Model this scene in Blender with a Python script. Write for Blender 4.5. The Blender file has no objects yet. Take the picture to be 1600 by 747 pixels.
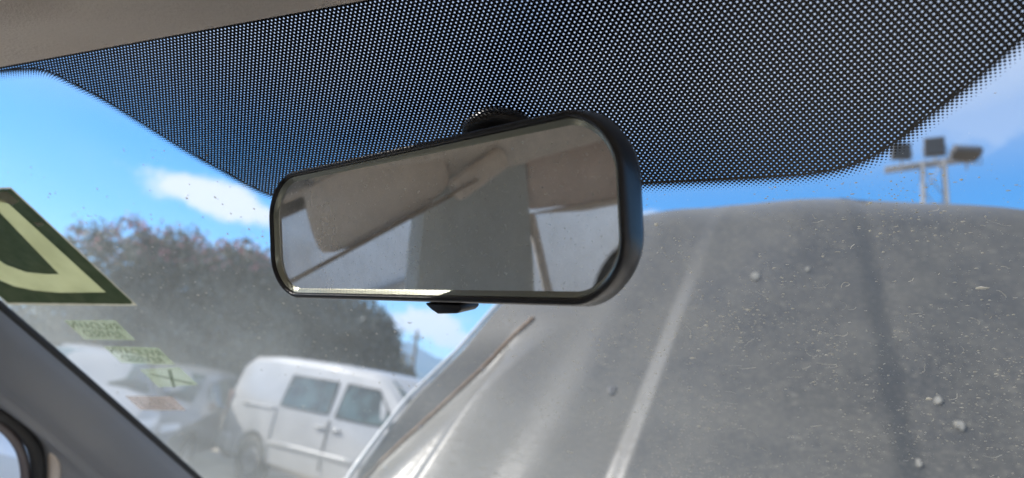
import bpy, bmesh, math, random
import numpy as np
from mathutils import Vector, Matrix, noise
from mathutils.geometry import tessellate_polygon

R = math.radians
sc = bpy.context.scene
COL = sc.collection
rnd = random.Random(7)

# ------------------------------------------------------------------ camera
# world axes: +Y is the way our own car points, X to its right, Z up; the
# inner face of the windshield passes through MOUNT, where the mirror hangs.
CAM = Vector((.159, -.302, 1.237))
pitch, roll, yaw = R(13.5), R(5.0), R(25)
fh = Vector((-math.sin(yaw), math.cos(yaw), 0)); r0 = Vector((math.cos(yaw), math.sin(yaw), 0))
cF = fh * math.cos(pitch) + Vector((0, 0, 1)) * math.sin(pitch)
u0 = r0.cross(cF)
cR = r0 * math.cos(roll) + u0 * math.sin(roll)
cU = -r0 * math.sin(roll) + u0 * math.cos(roll)
cam = bpy.data.cameras.new('camera'); camo = bpy.data.objects.new('camera', cam); COL.objects.link(camo)
camo.matrix_world = Matrix(((cR.x, cU.x, -cF.x, CAM.x), (cR.y, cU.y, -cF.y, CAM.y), (cR.z, cU.z, -cF.z, CAM.z), (0, 0, 0, 1)))
cam.sensor_width = 36; cam.lens = 36 * 1155 / 1600
cam.clip_start = .02; cam.clip_end = 20000
cam.dof.use_dof = True; cam.dof.focus_distance = .36; cam.dof.aperture_fstop = cam.lens / 3.1
sc.camera = camo

def ray(px, py):
    return cF + cR * ((px - 800) / 1155) - cU * ((py - 373.5) / 1155)
def hit(px, py, P, N):
    d = ray(px, py); return CAM + d * ((Vector(P) - CAM).dot(N) / d.dot(N))

# ------------------------------------------------------------------ world
SUN_AZ, SUN_EL = R(-102), R(43)                       # azimuth from +Y towards +X
sdir = Vector((math.sin(SUN_AZ) * math.cos(SUN_EL), math.cos(SUN_AZ) * math.cos(SUN_EL), math.sin(SUN_EL)))
w = bpy.data.worlds.new('World'); sc.world = w; w.use_nodes = True
nt = w.node_tree; nt.nodes.clear()
def N(t, **k):
    n = nt.nodes.new(t)
    for a, b in k.items(): setattr(n, a, b)
    return n
def LK(a, b): nt.links.new(a, b)
def VM(op, a, b=None, scale=None):
    n = N('ShaderNodeVectorMath', operation=op)
    for i, v in ((0, a), (1, b)):
        if v is None: continue
        if hasattr(v, 'is_output'): LK(v, n.inputs[i])
        else: n.inputs[i].default_value = v
    if scale is not None: n.inputs['Scale'].default_value = scale
    return n.outputs['Value'] if op in ('DOT_PRODUCT', 'LENGTH', 'DISTANCE') else n.outputs['Vector']
def M(op, a, b=None, c=None, clamp=False):
    n = N('ShaderNodeMath', operation=op, use_clamp=clamp)
    for i, v in ((0, a), (1, b), (2, c)):
        if v is None: continue
        if hasattr(v, 'is_output'): LK(v, n.inputs[i])
        else: n.inputs[i].default_value = v
    return n.outputs[0]
def MR(v, a, b, c, d, smooth=False):
    n = N('ShaderNodeMapRange'); n.interpolation_type = 'SMOOTHSTEP' if smooth else 'LINEAR'
    LK(v, n.inputs[0])
    for i, x in enumerate((a, b, c, d)): n.inputs[i + 1].default_value = x
    return n.outputs[0]
sky = N('ShaderNodeTexSky', sky_type='NISHITA'); sky.sun_disc = False
sky.sun_elevation = SUN_EL; sky.sun_rotation = SUN_AZ; sky.altitude = 900; sky.air_density = 1.0; sky.dust_density = .4; sky.ozone_density = 3.0
tc = N('ShaderNodeTexCoord'); D = tc.outputs['Generated']
nz = N('ShaderNodeTexNoise'); nz.inputs['Scale'].default_value = 14; nz.inputs['Detail'].default_value = 6; nz.inputs['Roughness'].default_value = .6; LK(D, nz.inputs['Vector'])
nz2 = N('ShaderNodeTexNoise'); nz2.inputs['Scale'].default_value = 3.0; nz2.inputs['Detail'].default_value = 5; LK(D, nz2.inputs['Vector'])
mask = None
# (pixel centre, pixel half sizes, tilt, softness, strength) turned into directions of the sky
for (px, py, sx, sy, tilt, soft, amp) in ((325, 306, 128, 27, 17, .75, .95), (668, 508, 62, 32, 5, .5, 1.0), (704, 529, 40, 15, 0, .6, .95),
                                          (575, 390, 120, 50, 30, .6, .8), (1020, 352, 55, 22, 0, .7, .6), (1545, 150, 130, 90, -25, .9, .35), (620, 540, 20, 8, 0, .8, .6)):
    c = ray(px, py).normalized()
    t1 = (cR * math.cos(R(tilt)) - cU * math.sin(R(tilt))); t1 = (t1 - c * t1.dot(c)).normalized(); t2 = c.cross(t1)
    u = M('MULTIPLY', VM('DOT_PRODUCT', D, tuple(t1)), 1155 / sx); v = M('MULTIPLY', VM('DOT_PRODUCT', D, tuple(t2)), 1155 / sy)
    rr = M('SQRT', M('ADD', M('MULTIPLY', u, u), M('MULTIPLY', v, v)))
    rr = M('ADD', rr, M('MULTIPLY', M('SUBTRACT', nz.outputs[0], .5), 2.2))
    m = MR(rr, 1.0 - soft * .6, 1.0 + soft * .2, amp, 0, True)
    m = M('MULTIPLY', m, M('GREATER_THAN', VM('DOT_PRODUCT', D, tuple(c)), 0))
    mask = m if mask is None else M('MAXIMUM', mask, m)
# broken bright cloud high up
sepd = N('ShaderNodeSeparateXYZ'); LK(D, sepd.inputs[0])
hi = MR(sepd.outputs['Z'], .28, .44, 0, .58, True)
hi = M('MULTIPLY', hi, MR(nz2.outputs[0], .25, .55, .55, 1, True))
mask = M('MAXIMUM', mask, hi)
mixc = N('ShaderNodeMix', data_type='RGBA'); LK(mask, mixc.inputs[0]); 
hs = N('ShaderNodeHueSaturation'); hs.inputs['Saturation'].default_value = 1.42; hs.inputs['Value'].default_value = 1.0
LK(sky.outputs[0], hs.inputs['Color']); LK(hs.outputs[0], mixc.inputs[6]); mixc.inputs[7].default_value = (4.9, 5.0, 5.1, 1)
bg = N('ShaderNodeBackground'); bg.inputs['Strength'].default_value = .087; LK(mixc.outputs[2], bg.inputs['Color'])
wo = N('ShaderNodeOutputWorld'); LK(bg.outputs[0], wo.inputs['Surface'])

sun = bpy.data.lights.new('sun', 'SUN'); sun.energy = 3.0; sun.angle = R(.53); sun.color = (1, .955, .89)
suno = bpy.data.objects.new('sun', sun); COL.objects.link(suno)
suno.rotation_euler = (-sdir).to_track_quat('-Z', 'Y').to_euler()
sc.view_settings.view_transform = 'Standard'; sc.view_settings.look = 'None'
sc.view_settings.exposure = 1.2; sc.view_settings.gamma = 1; sc.view_settings.use_curve_mapping = False
sc.render.engine = 'CYCLES'
sc.cycles.use_denoising = True
sc.cycles.max_bounces = 10; sc.cycles.transparent_max_bounces = 24; sc.cycles.volume_bounces = 1
sc.cycles.caustics_reflective = False; sc.cycles.caustics_refractive = False
sc.cycles.sample_clamp_indirect = 6

# ------------------------------------------------------------------ helpers
def tag(o, label=None, cat=None, group=None, kind=None):
    for k, v in (('label', label), ('category', cat), ('group', group), ('kind', kind)):
        if v: o[k] = v
    return o
def empty(name, loc=(0, 0, 0), rz=0, parent=None):
    o = bpy.data.objects.new(name, None); o.location = loc; o.rotation_euler = (0, 0, rz); COL.objects.link(o)
    if parent: o.parent = parent
    return o
def link(name, me, mat, parent=None, smooth=False):
    o = bpy.data.objects.new(name, me); COL.objects.link(o)
    for m_ in (mat if isinstance(mat, (list, tuple)) else [mat]): me.materials.append(m_)
    if smooth:
        for p in me.polygons: p.use_smooth = True
    if parent: o.parent = parent
    return o
def mesh(name, V, F, mat, parent=None, smooth=False):
    me = bpy.data.meshes.new(name); me.from_pydata([tuple(v) for v in V], [], F); me.update()
    return link(name, me, mat, parent, smooth)
def bmobj(name, bm, mat, parent=None, smooth=False):
    me = bpy.data.meshes.new(name); bm.normal_update(); bm.to_mesh(me); bm.free()
    return link(name, me, mat, parent, smooth)
def bevel(o, wd, seg=2, angle=30):
    b = o.modifiers.new('b', 'BEVEL'); b.width = wd; b.segments = seg; b.limit_method = 'ANGLE'; b.angle_limit = R(angle)
    for p in o.data.polygons: p.use_smooth = True
    return o
def box(bm, x0, x1, y0, y1, z0, z1):
    vs = [bm.verts.new((x, y, z)) for x in (x0, x1) for y in (y0, y1) for z in (z0, z1)]
    for f in ((0, 1, 3, 2), (4, 6, 7, 5), (0, 4, 5, 1), (2, 3, 7, 6), (0, 2, 6, 4), (1, 5, 7, 3)): bm.faces.new([vs[i] for i in f])
def grid(rows, name, mat, parent=None, thick=0, smooth=True, closed=False):
    """rows: list of equal-length point lists; optional solidify thickness"""
    n = len(rows[0]); V = [p for r_ in rows for p in r_]; F = []
    for i in range(len(rows) - 1):
        for j in range(n if closed else n - 1):
            k = (j + 1) % n
            F.append((i * n + j, i * n + k, (i + 1) * n + k, (i + 1) * n + j))
    o = mesh(name, V, F, mat, parent, smooth)
    if thick:
        s = o.modifiers.new('s', 'SOLIDIFY'); s.thickness = thick; s.offset = -1
    return o
def tube(bm, pts, rad, seg=8, caps=True):
    pts = [Vector(p) for p in pts]; rings = []
    rad = rad if isinstance(rad, (list, tuple)) else [rad] * len(pts)
    for i, p in enumerate(pts):
        t = (pts[min(i + 1, len(pts) - 1)] - pts[max(i - 1, 0)]).normalized()
        a = t.orthogonal().normalized() if i == 0 else (a - t * a.dot(t)).normalized()
        b = t.cross(a)
        rings.append([bm.verts.new(p + (a * math.cos(2 * math.pi * k / seg) + b * math.sin(2 * math.pi * k / seg)) * rad[i]) for k in range(seg)])
    for i in range(len(rings) - 1):
        for k in range(seg):
            bm.faces.new((rings[i][k], rings[i][(k + 1) % seg], rings[i + 1][(k + 1) % seg], rings[i + 1][k]))
    if caps: bm.faces.new(rings[0][::-1]); bm.faces.new(rings[-1])
def lerp(tab, x):
    if x <= tab[0][0]: return tab[0][1]
    for (a, b), (c, d) in zip(tab, tab[1:]):
        if x <= c: return b + (d - b) * (x - a) / (c - a)
    return tab[-1][1]
def sst(a, b, x):
    t = min(max((x - a) / (b - a), 0), 1); return t * t * (3 - 2 * t)

def cat(P, n):
    o = []
    for i in range(len(P) - 1):
        p0 = P[max(i - 1, 0)]; p1 = P[i]; p2 = P[i + 1]; p3 = P[min(i + 2, len(P) - 1)]
        for k in range(n):
            t = k / n
            o.append(tuple(.5 * (2 * p1[c] + (p2[c] - p0[c]) * t + (2 * p0[c] - 5 * p1[c] + 4 * p2[c] - p3[c]) * t * t + (3 * p1[c] - p0[c] - 3 * p2[c] + p3[c]) * t ** 3) for c in range(len(P[0]))))
    o.append(tuple(P[-1])); return o

# ------------------------------------------------------------------ materials
class Mat:
    def __init__(s, name, col=(.5, .5, .5), rough=.6, metal=0, **kw):
        s.m = bpy.data.materials.new(name); s.m.use_nodes = True; s.nt = s.m.node_tree
        s.p = s.nt.nodes['Principled BSDF']; s.out = s.nt.nodes['Material Output']
        s.p.inputs['Base Color'].default_value = (*col, 1); s.p.inputs['Roughness'].default_value = rough; s.p.inputs['Metallic'].default_value = metal
        for k, v in kw.items(): s.p.inputs[k.replace('_', ' ')].default_value = v
    def n(s, t, **k):
        x = s.nt.nodes.new(t)
        for a, b in k.items():
            if a in x.inputs and not hasattr(x, a): x.inputs[a].default_value = b
            else: setattr(x, a, b)
        return x
    def l(s, a, b): s.nt.links.new(a, b)
    def math(s, op, a, b=None, clamp=False):
        x = s.n('ShaderNodeMath', operation=op, use_clamp=clamp)
        for i, v in ((0, a), (1, b)):
            if v is None: continue
            if hasattr(v, 'is_output'): s.l(v, x.inputs[i])
            else: x.inputs[i].default_value = v
        return x.outputs[0]
    def mr(s, v, a, b, c, d):
        x = s.n('ShaderNodeMapRange'); s.l(v, x.inputs[0])
        for i, q in enumerate((a, b, c, d)): x.inputs[i + 1].default_value = q
        return x.outputs[0]
    def noise(s, scale, detail=4, rough=.6, stretch=None, coord='Object'):
        t = s.n('ShaderNodeTexCoord'); v = t.outputs[coord]
        if stretch:
            mp = s.n('ShaderNodeMapping'); mp.inputs['Scale'].default_value = stretch; s.l(v, mp.inputs[0]); v = mp.outputs[0]
        x = s.n('ShaderNodeTexNoise'); x.inputs['Scale'].default_value = scale; x.inputs['Detail'].default_value = detail; x.inputs['Roughness'].default_value = rough
        s.l(v, x.inputs['Vector']); return x.outputs[0]
    def mix(s, fac, a, b):
        x = s.n('ShaderNodeMix', data_type='RGBA')
        for i, v in ((0, fac), (6, a), (7, b)):
            if hasattr(v, 'is_output'): s.l(v, x.inputs[i])
            elif i == 0: x.inputs[0].default_value = v
            else: x.inputs[i].default_value = (*v, 1)
        return x.outputs[2]
    def col(s, c): s.l(c, s.p.inputs['Base Color']); return s
    def bump(s, h, strength=.3, dist=.01):
        b = s.n('ShaderNodeBump'); b.inputs['Strength'].default_value = strength; b.inputs['Distance'].default_value = dist
        s.l(h, b.inputs['Height']); s.l(b.outputs[0], s.p.inputs['Normal']); return s
def vary(name, c1, c2, scale, rough=.7, bump=0, bd=.01, stretch=None, lo=.35, hi=.65, detail=5, **kw):
    m = Mat(name, c1, rough, **kw); n = m.noise(scale, detail, stretch=stretch)
    m.col(m.mix(m.mr(n, lo, hi, 0, 1), c1, c2))
    if bump: m.bump(m.noise(scale * 3, 4, stretch=stretch), bump, bd)
    return m.m

m_head = Mat('headliner_cloth', (.2, .175, .155), .95)
n1 = m_head.noise(9, 3); n2 = m_head.noise(420, 4, .7)
m_head.col(m_head.mix(m_head.math('MULTIPLY', n1, n2), (.68, .60, .53), (.90, .83, .75))); m_head.bump(n2, .8, .0016); m_head = m_head.m
m_trim = vary('grey_trim_plastic', (.20, .215, .245), (.235, .245, .265), 5, .55, .12, .0006)
m_trim2 = vary('taupe_trim_plastic', (.64, .55, .48), (.72, .63, .55), 6, .6, .1, .0006)
m_blackp = vary('black_plastic', (.012, .012, .014), (.02, .02, .022), 40, .38, .08, .0004)
m_rubber = Mat('black_rubber', (.012, .012, .013), .6).m
m_seat = vary('grey_seat_cloth', (.55, .54, .51), (.64, .62, .59), 30, .95, .4, .002)
m_belt = vary('seat_belt_webbing', (.22, .17, .13), (.28, .21, .16), 300, .8, .3, .0006)
m_wallw = vary('white_painted_render', (.72, .66, .62), (.8, .74, .70), 1.5, .85, .25, .01)
m_wallb = vary('brown_painted_band', (.30, .22, .18), (.36, .27, .22), 2, .85, .25, .01)
m_metal = vary('galvanised_steel', (.42, .43, .44), (.55, .55, .55), 8, .5, metal=.4)
m_poledk = vary('weathered_grey_post', (.10, .11, .115), (.16, .16, .155), 9, .8)
m_mast = vary('dull_galvanised_steel', (.24, .24, .245), (.33, .33, .33), 8, .6)
m_dmetal = vary('dark_lamp_housing', (.06, .06, .065), (.11, .11, .11), 6, .6)
m_carglass = vary('vehicle_window_glass', (.01, .024, .028), (.05, .095, .10), 3.5, .07, lo=.42, hi=.62, **{'Specular_IOR_Level': .6})
m_vanwhite = vary('white_van_paint', (.34, .345, .35), (.45, .45, .45), 1.6, .35, lo=.3, hi=.7, **{'Coat_Weight': .4})
m_silver = vary('silver_car_paint', (.16, .17, .18), (.22, .23, .24), 2, .35, metal=.4, **{'Coat_Weight': .5})
m_paledark = vary('grey_car_paint', (.2, .21, .22), (.26, .26, .27), 2, .35, metal=.3, **{'Coat_Weight': .5})
m_midw = vary('pale_silver_paint', (.30, .31, .32), (.38, .38, .38), 2, .3, **{'Coat_Weight': .6})
m_tyre = vary('tyre_rubber', (.025, .025, .025), (.05, .048, .045), 12, .85)
m_rim = Mat('steel_rim', (.45, .45, .46), .4, .7).m
m_lamp = Mat('lamp_lens', (.8, .8, .82), .08, **{'Specular_IOR_Level': .9}).m
m_red = Mat('tail_lamp_lens', (.22, .07, .06), .3).m
m_bark = vary('bark', (.10, .075, .055), (.17, .13, .10), 12, .9, .5, .02)
m_asph = vary('dusty_ground', (.36, .31, .245), (.47, .41, .32), .8, .95, .4, .02)
m_hill = vary('hillside', (.05, .075, .05), (.10, .11, .07), .004, .95, lo=.4, hi=.6)

def leafmat(name, a, b, c=None):
    m = Mat(name, a, .5)
    g = m.n('ShaderNodeNewGeometry').outputs['Random Per Island']
    col = m.mix(g, a, b)
    m.col(col)
    tr = m.n('ShaderNodeBsdfTranslucent'); m.l(col, tr.inputs[0])
    mx = m.n('ShaderNodeMixShader'); mx.inputs[0].default_value = .3
    m.l(m.p.outputs[0], mx.inputs[1]); m.l(tr.outputs[0], mx.inputs[2]); m.l(mx.outputs[0], m.out.inputs['Surface'])
    return m.m
m_leaf = leafmat('hedge_leaves', (.055, .075, .062), (.21, .22, .19))
m_leaf2 = leafmat('dark_hedge_leaves', (.045, .065, .06), (.17, .19, .18))
m_pink = leafmat('pink_bracts', (.34, .12, .15), (.46, .26, .27))

# ------------------------------------------------------------------ ground and hills
def gz(x, y):
    """a gently falling lot: it drops to the right and away, and levels off far out"""
    d = math.hypot(x, y); k = 1 - sst(25, 90, d)
    dd = min(d, 25) / max(d, 1e-6) if d > 25 else 1
    return (.05 - .069 * (x * dd + 8.9) - .070 * (y * dd - 8.7)) * (k if d > 25 else 1) * sst(3.5, 9.5, math.hypot(x, y + .5))
rows = []
rad = [0, 2, 4, 6, 8, 10, 12, 14, 17, 20, 25, 32, 40, 55, 75, 100, 200, 500, 1500, 4000, 9000]
for r_ in rad:
    rows.append([(r_ * math.cos(a * math.pi / 36), r_ * math.sin(a * math.pi / 36), gz(r_ * math.cos(a * math.pi / 36), r_ * math.sin(a * math.pi / 36))) for a in range(72)])
g = grid(rows, 'ground', m_asph, closed=True); tag(g, kind='structure')
# hills: a ridge far away with its own depth
prof = [(-75, 3.4), (-60, 3.8), (-50, 3.8), (-42, 4.9), (-37, 5.4), (-34, 5.2), (-31, 4.7), (-27, 3.8), (-20, 2.6), (-5, 2.9), (15, 3.4), (40, 2.6)]
rows = []
for k, (fr, dist) in enumerate(((0, 3400), (.35, 3700), (.7, 4100), (1, 4500), (.6, 5200), (0, 6000))):
    row = []
    for i in range(116):
        az = -75 + i; h = math.tan(R(lerp(prof, az))) * 4500
        nn = noise.noise(Vector((az * .35, k * 1.7, 0))) * 60 + noise.noise(Vector((az * 1.3, k * 2.7, 5))) * 25
        row.append((math.sin(R(az)) * dist, math.cos(R(az)) * dist, -12 + h * fr + (nn if 0 < fr else 0)))
    rows.append(row)
tag(grid(rows, 'hills', m_hill), kind='structure')

# ------------------------------------------------------------------ vehicles outside
def vehicle(name, st, belt, loc, M3, paint, wheels, wr, wins, group=None, label='', cat='car', extras=()):
    """st: stations (x, z_edge, z_top, half width at belt, half width at top). Local x forward."""
    root = empty(name); root.matrix_world = Matrix.Translation(loc) @ M3.to_4x4()
    tag(root, label, cat, group)
    rows = []
    for (x, ze, zt, hb, ht) in st:
        half = [(hb * .86, .26), (hb * .97, .34), (hb, .55), (hb * .995, ze), (ht + .02, zt - .10), (ht - .06, zt - .02), (ht * .55, zt + .015), (0, zt + .025)]
        rows.append([(x, -y, z) for y, z in half] + [(x, y, z) for y, z in half[-2::-1]])
    V = [p for r_ in rows for p in r_]; n = len(rows[0]); F = []
    for i in range(len(rows) - 1):
        for j in range(n - 1): F.append((i * n + j, (i + 1) * n + j, (i + 1) * n + j + 1, i * n + j + 1))
        F.append((i * n + n - 1, (i + 1) * n + n - 1, (i + 1) * n, i * n))
    F.append(tuple(range(n))); F.append(tuple(range((len(rows) - 1) * n, len(rows) * n))[::-1])
    body = mesh('body', V, F, paint, root, True)
    hbm = max(s_[3] for s_ in st)
    cut = bmesh.new()
    for wx in wheels:
        for sgn in (-1, 1):
            bmesh.ops.create_cone(cut, cap_ends=True, segments=40, radius1=wr * 1.2, radius2=wr * 1.2, depth=.5,
                                  matrix=Matrix.Translation((wx, sgn * hbm, wr * 1.02)) @ Matrix.Rotation(R(90), 4, 'X'))
    co = bmobj('cut', cut, m_rubber)
    co.matrix_world = root.matrix_world.copy(); co.parent = None
    bpy.context.view_layer.update()
    bm_ = body.modifiers.new('c', 'BOOLEAN'); bm_.object = co; bm_.operation = 'DIFFERENCE'; bm_.solver = 'EXACT'
    bpy.context.view_layer.update()
    dg = bpy.context.evaluated_depsgraph_get()
    me = bpy.data.meshes.new_from_object(body.evaluated_get(dg)); body.modifiers.clear(); body.data = me
    bpy.data.objects.remove(co)
    bevel(body, .035, 3, 25)
    for wx in wheels:
        for sgn in (-1, 1):
            wn = empty('wheel', (wx, sgn * (hbm - .12), wr), parent=root)
            b = bmesh.new()
            rings = [(wr * .62, -.09), (wr * .95, -.10), (wr, -.07), (wr, .07), (wr * .95, .10), (wr * .62, .09)]
            rr_ = [[b.verts.new((q * math.cos(2 * math.pi * k / 28), yy, q * math.sin(2 * math.pi * k / 28))) for k in range(28)] for q, yy in rings]
            for i in range(6):
                for k in range(28): b.faces.new((rr_[i][k], rr_[i][(k + 1) % 28], rr_[(i + 1) % 6][(k + 1) % 28], rr_[(i + 1) % 6][k]))
            bmobj('tyre', b, m_tyre, wn, True)
            b = bmesh.new()
            bmesh.ops.create_cone(b, cap_ends=True, segments=28, radius1=wr * .63, radius2=wr * .58, depth=.13, matrix=Matrix.Rotation(R(90 * sgn), 4, 'X'))
            for k in range(7):
                a = 2 * math.pi * k / 7
                bmesh.ops.create_cone(b, cap_ends=True, segments=10, radius1=wr * .11, radius2=wr * .09, depth=.02,
                                      matrix=Matrix.Translation((wr * .4 * math.cos(a), sgn * .072, wr * .4 * math.sin(a))) @ Matrix.Rotation(R(90), 4, 'X'))
            bmobj('rim', b, m_rim, wn)
    # side glass: panels lying 6 mm proud of the side, from the body's own section
    def sy(x, z):
        zs = lerp([(s_[0], s_[1]) for s_ in st], x); zt = lerp([(s_[0], s_[2]) for s_ in st], x) - .10
        hb = lerp([(s_[0], s_[3]) for s_ in st], x); ht = lerp([(s_[0], s_[4]) for s_ in st], x) + .02
        return hb if z <= zs else hb + (ht - hb) * (z - zs) / max(zt - zs, 1e-3)
    for quad in wins:
        for sgn in (-1, 1):
            P = [Vector(q) for q in quad]; gr = []
            for i in range(7):
                r_ = []
                for j in range(5):
                    a = P[0].lerp(P[1], i / 6); b = P[3].lerp(P[2], i / 6); q = a.lerp(b, j / 4)
                    r_.append((q.x, sgn * (sy(q.x, q.y) + .008), q.y))
                gr.append(r_)
            o = grid(gr, 'side_window', m_carglass, root, smooth=True)
            # rubber surround
            b = bmesh.new(); edge = [gr[i][0] for i in range(7)] + [gr[6][j] for j in range(1, 5)] + [gr[i][4] for i in range(5, -1, -1)] + [gr[0][j] for j in range(3, -1, -1)]
            tube(b, edge, .012, 6, False); bmobj('window_seal', b, m_rubber, o)
    for nm, quad, mt in extras:                    # extra quads: pts in local 3D
        P = [Vector(q) for q in quad]
        gr = [[P[0].lerp(P[1], i / 4).lerp(P[3].lerp(P[2], i / 4), j / 3) for j in range(4)] for i in range(5)]
        o = grid(gr, nm, mt, root, smooth=True); s_ = o.modifiers.new('s', 'SOLIDIFY'); s_.thickness = .02; s_.offset = 0
    return root

def rot3(a, b, c):
    return (Matrix.Rotation(a, 3, 'Z') @ Matrix.Rotation(b, 3, 'X') @ Matrix.Rotation(c, 3, 'Y'))

van_st = [(0, 1.0, 1.50, .86, .72), (.06, 1.05, 1.74, .90, .74), (.25, 1.1, 1.84, .93, .76), (.9, 1.12, 1.89, .95, .78), (2.0, 1.12, 1.89, .95, .78), (3.0, 1.12, 1.86, .95, .76),
          (3.25, 1.10, 1.80, .94, .74), (3.55, 1.08, 1.58, .94, .74), (3.95, 1.05, 1.26, .93, .78), (4.1, .98, 1.14, .92, .82), (4.45, .90, 1.0, .90, .80), (4.62, .72, .84, .84, .74), (4.68, .6, .70, .78, .68)]
van_x = [((1.42, 1.62), (2.42, 1.62), (2.46, 1.17), (1.40, 1.17)), ((2.62, 1.62), (3.22, 1.60), (3.72, 1.15), (2.62, 1.15))]
vanM = rot3(R(-11.8), R(-4), R(3.6))
hx = .955
van = vehicle('white_van', van_st, 1.1, Vector((-8.87, 8.68, .05)) + vanM @ Vector((0, .95, 0)), vanM, m_vanwhite, (.95, 3.9), .33, van_x,
    label='white panelled van with two side windows parked side-on before the hedge', cat='van',
    extras=[('trim_strip', [(1.35, -hx - .004, .66), (3.48, -hx - .004, .66), (3.48, -hx - .004, .60), (1.35, -hx - .004, .60)], m_midw),
            ('windshield', [(3.27, -.66, 1.76), (3.27, .66, 1.76), (3.93, .70, 1.30), (3.93, -.70, 1.30)], m_carglass),
            ('sliding_door_rail', [(.5, -hx + .004, 1.12), (1.36, -hx + .004, 1.12), (1.36, -hx + .004, 1.09), (.5, -hx + .004, 1.09)], m_vanwhite),
            ('door_gap', [(1.33, -hx - .002, 1.10), (1.337, -hx - .002, 1.10), (1.337, -hx - .002, .42), (1.33, -hx - .002, .42)], m_midw),
            ('door_gap', [(2.53, -hx - .002, 1.10), (2.537, -hx - .002, 1.10), (2.537, -hx - .002, .42), (2.53, -hx - .002, .42)], m_rubber),
            ('door_handle', [(2.28, -hx - .012, 1.0), (2.46, -hx - .012, 1.0), (2.46, -hx - .012, .965), (2.28, -hx - .012, .965)], m_midw),
            ('door_handle', [(2.62, -hx - .012, 1.0), (2.80, -hx - .012, 1.0), (2.80, -hx - .012, .965), (2.62, -hx - .012, .965)], m_midw),
            ('tail_lamp', [(.0, -.86, 1.25), (.12, -.925, 1.25), (.12, -.945, .85), (.0, -.885, .85)], m_red),
            ('bumper', [(-.06, -.93, .62), (.45, -.975, .62), (.45, -.975, .36), (-.06, -.93, .36)], m_vanwhite)])

car_st = [(0, .72, .86, .76, .62), (.05, .80, 1.0, .82, .60), (.35, .88, 1.32, .84, .56), (.8, .92, 1.43, .85, .57), (1.6, .93, 1.46, .86, .58), (2.2, .92, 1.42, .86, .57), (2.45, .90, 1.32, .86, .58),
          (2.95, .88, 1.06, .86, .66), (3.1, .84, .99, .86, .74), (3.7, .76, .90, .84, .70), (3.98, .62, .76, .78, .62), (4.05, .5, .62, .7, .56)]
car_w = [((.55, 1.30), (1.45, 1.34), (1.45, .97), (.5, .97)), ((1.55, 1.34), (2.2, 1.30), (2.75, .95), (1.55, .97))]
def carextras(dark=False):
    return [('windshield', [(2.27, -.52, 1.40), (2.27, .52, 1.40), (2.98, .66, 1.055), (2.98, -.66, 1.055)], m_carglass),
            ('headlight', [(3.72, -.80, .80), (3.96, -.62, .78), (4.0, -.62, .66), (3.76, -.83, .66)], m_lamp),
            ('headlight', [(3.72, .80, .80), (3.96, .62, .78), (4.0, .62, .66), (3.76, .83, .66)], m_lamp),
            ('grille', [(4.05, -.42, .62), (4.05, .42, .62), (4.08, .42, .46), (4.08, -.42, .46)], m_rubber),
            ('bumper', [(4.04, -.74, .44), (4.04, .74, .44), (4.06, .74, .30), (4.06, -.74, .30)], m_metal)]
def place_car(name, px, dist, yw, paint, label, group):
    d = ray(px, 640); d = Vector((d.x, d.y, 0)).normalized()
    p = Vector((CAM.x, CAM.y, 0)) + d * dist; p.z = gz(p.x, p.y)
    M3 = rot3(R(yw), R(-4), R(3.0))
    return vehicle(name, car_st, .9, p - M3 @ Vector((2.0, 0, 0)), M3, paint, (.72, 3.28), .30, car_w, group, label, 'car', carextras())
place_car('parked_car', 262, 13.2, -62, m_silver, 'silver hatchback with blue-tinted windshield parked at the tail of the white van', 'cars parked left of the van')
place_car('parked_car', 132, 11.6, -40, m_midw, 'pale silver-white hatchback mostly hidden behind the pillar, seen under the small stickers', 'cars parked left of the van')

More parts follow.
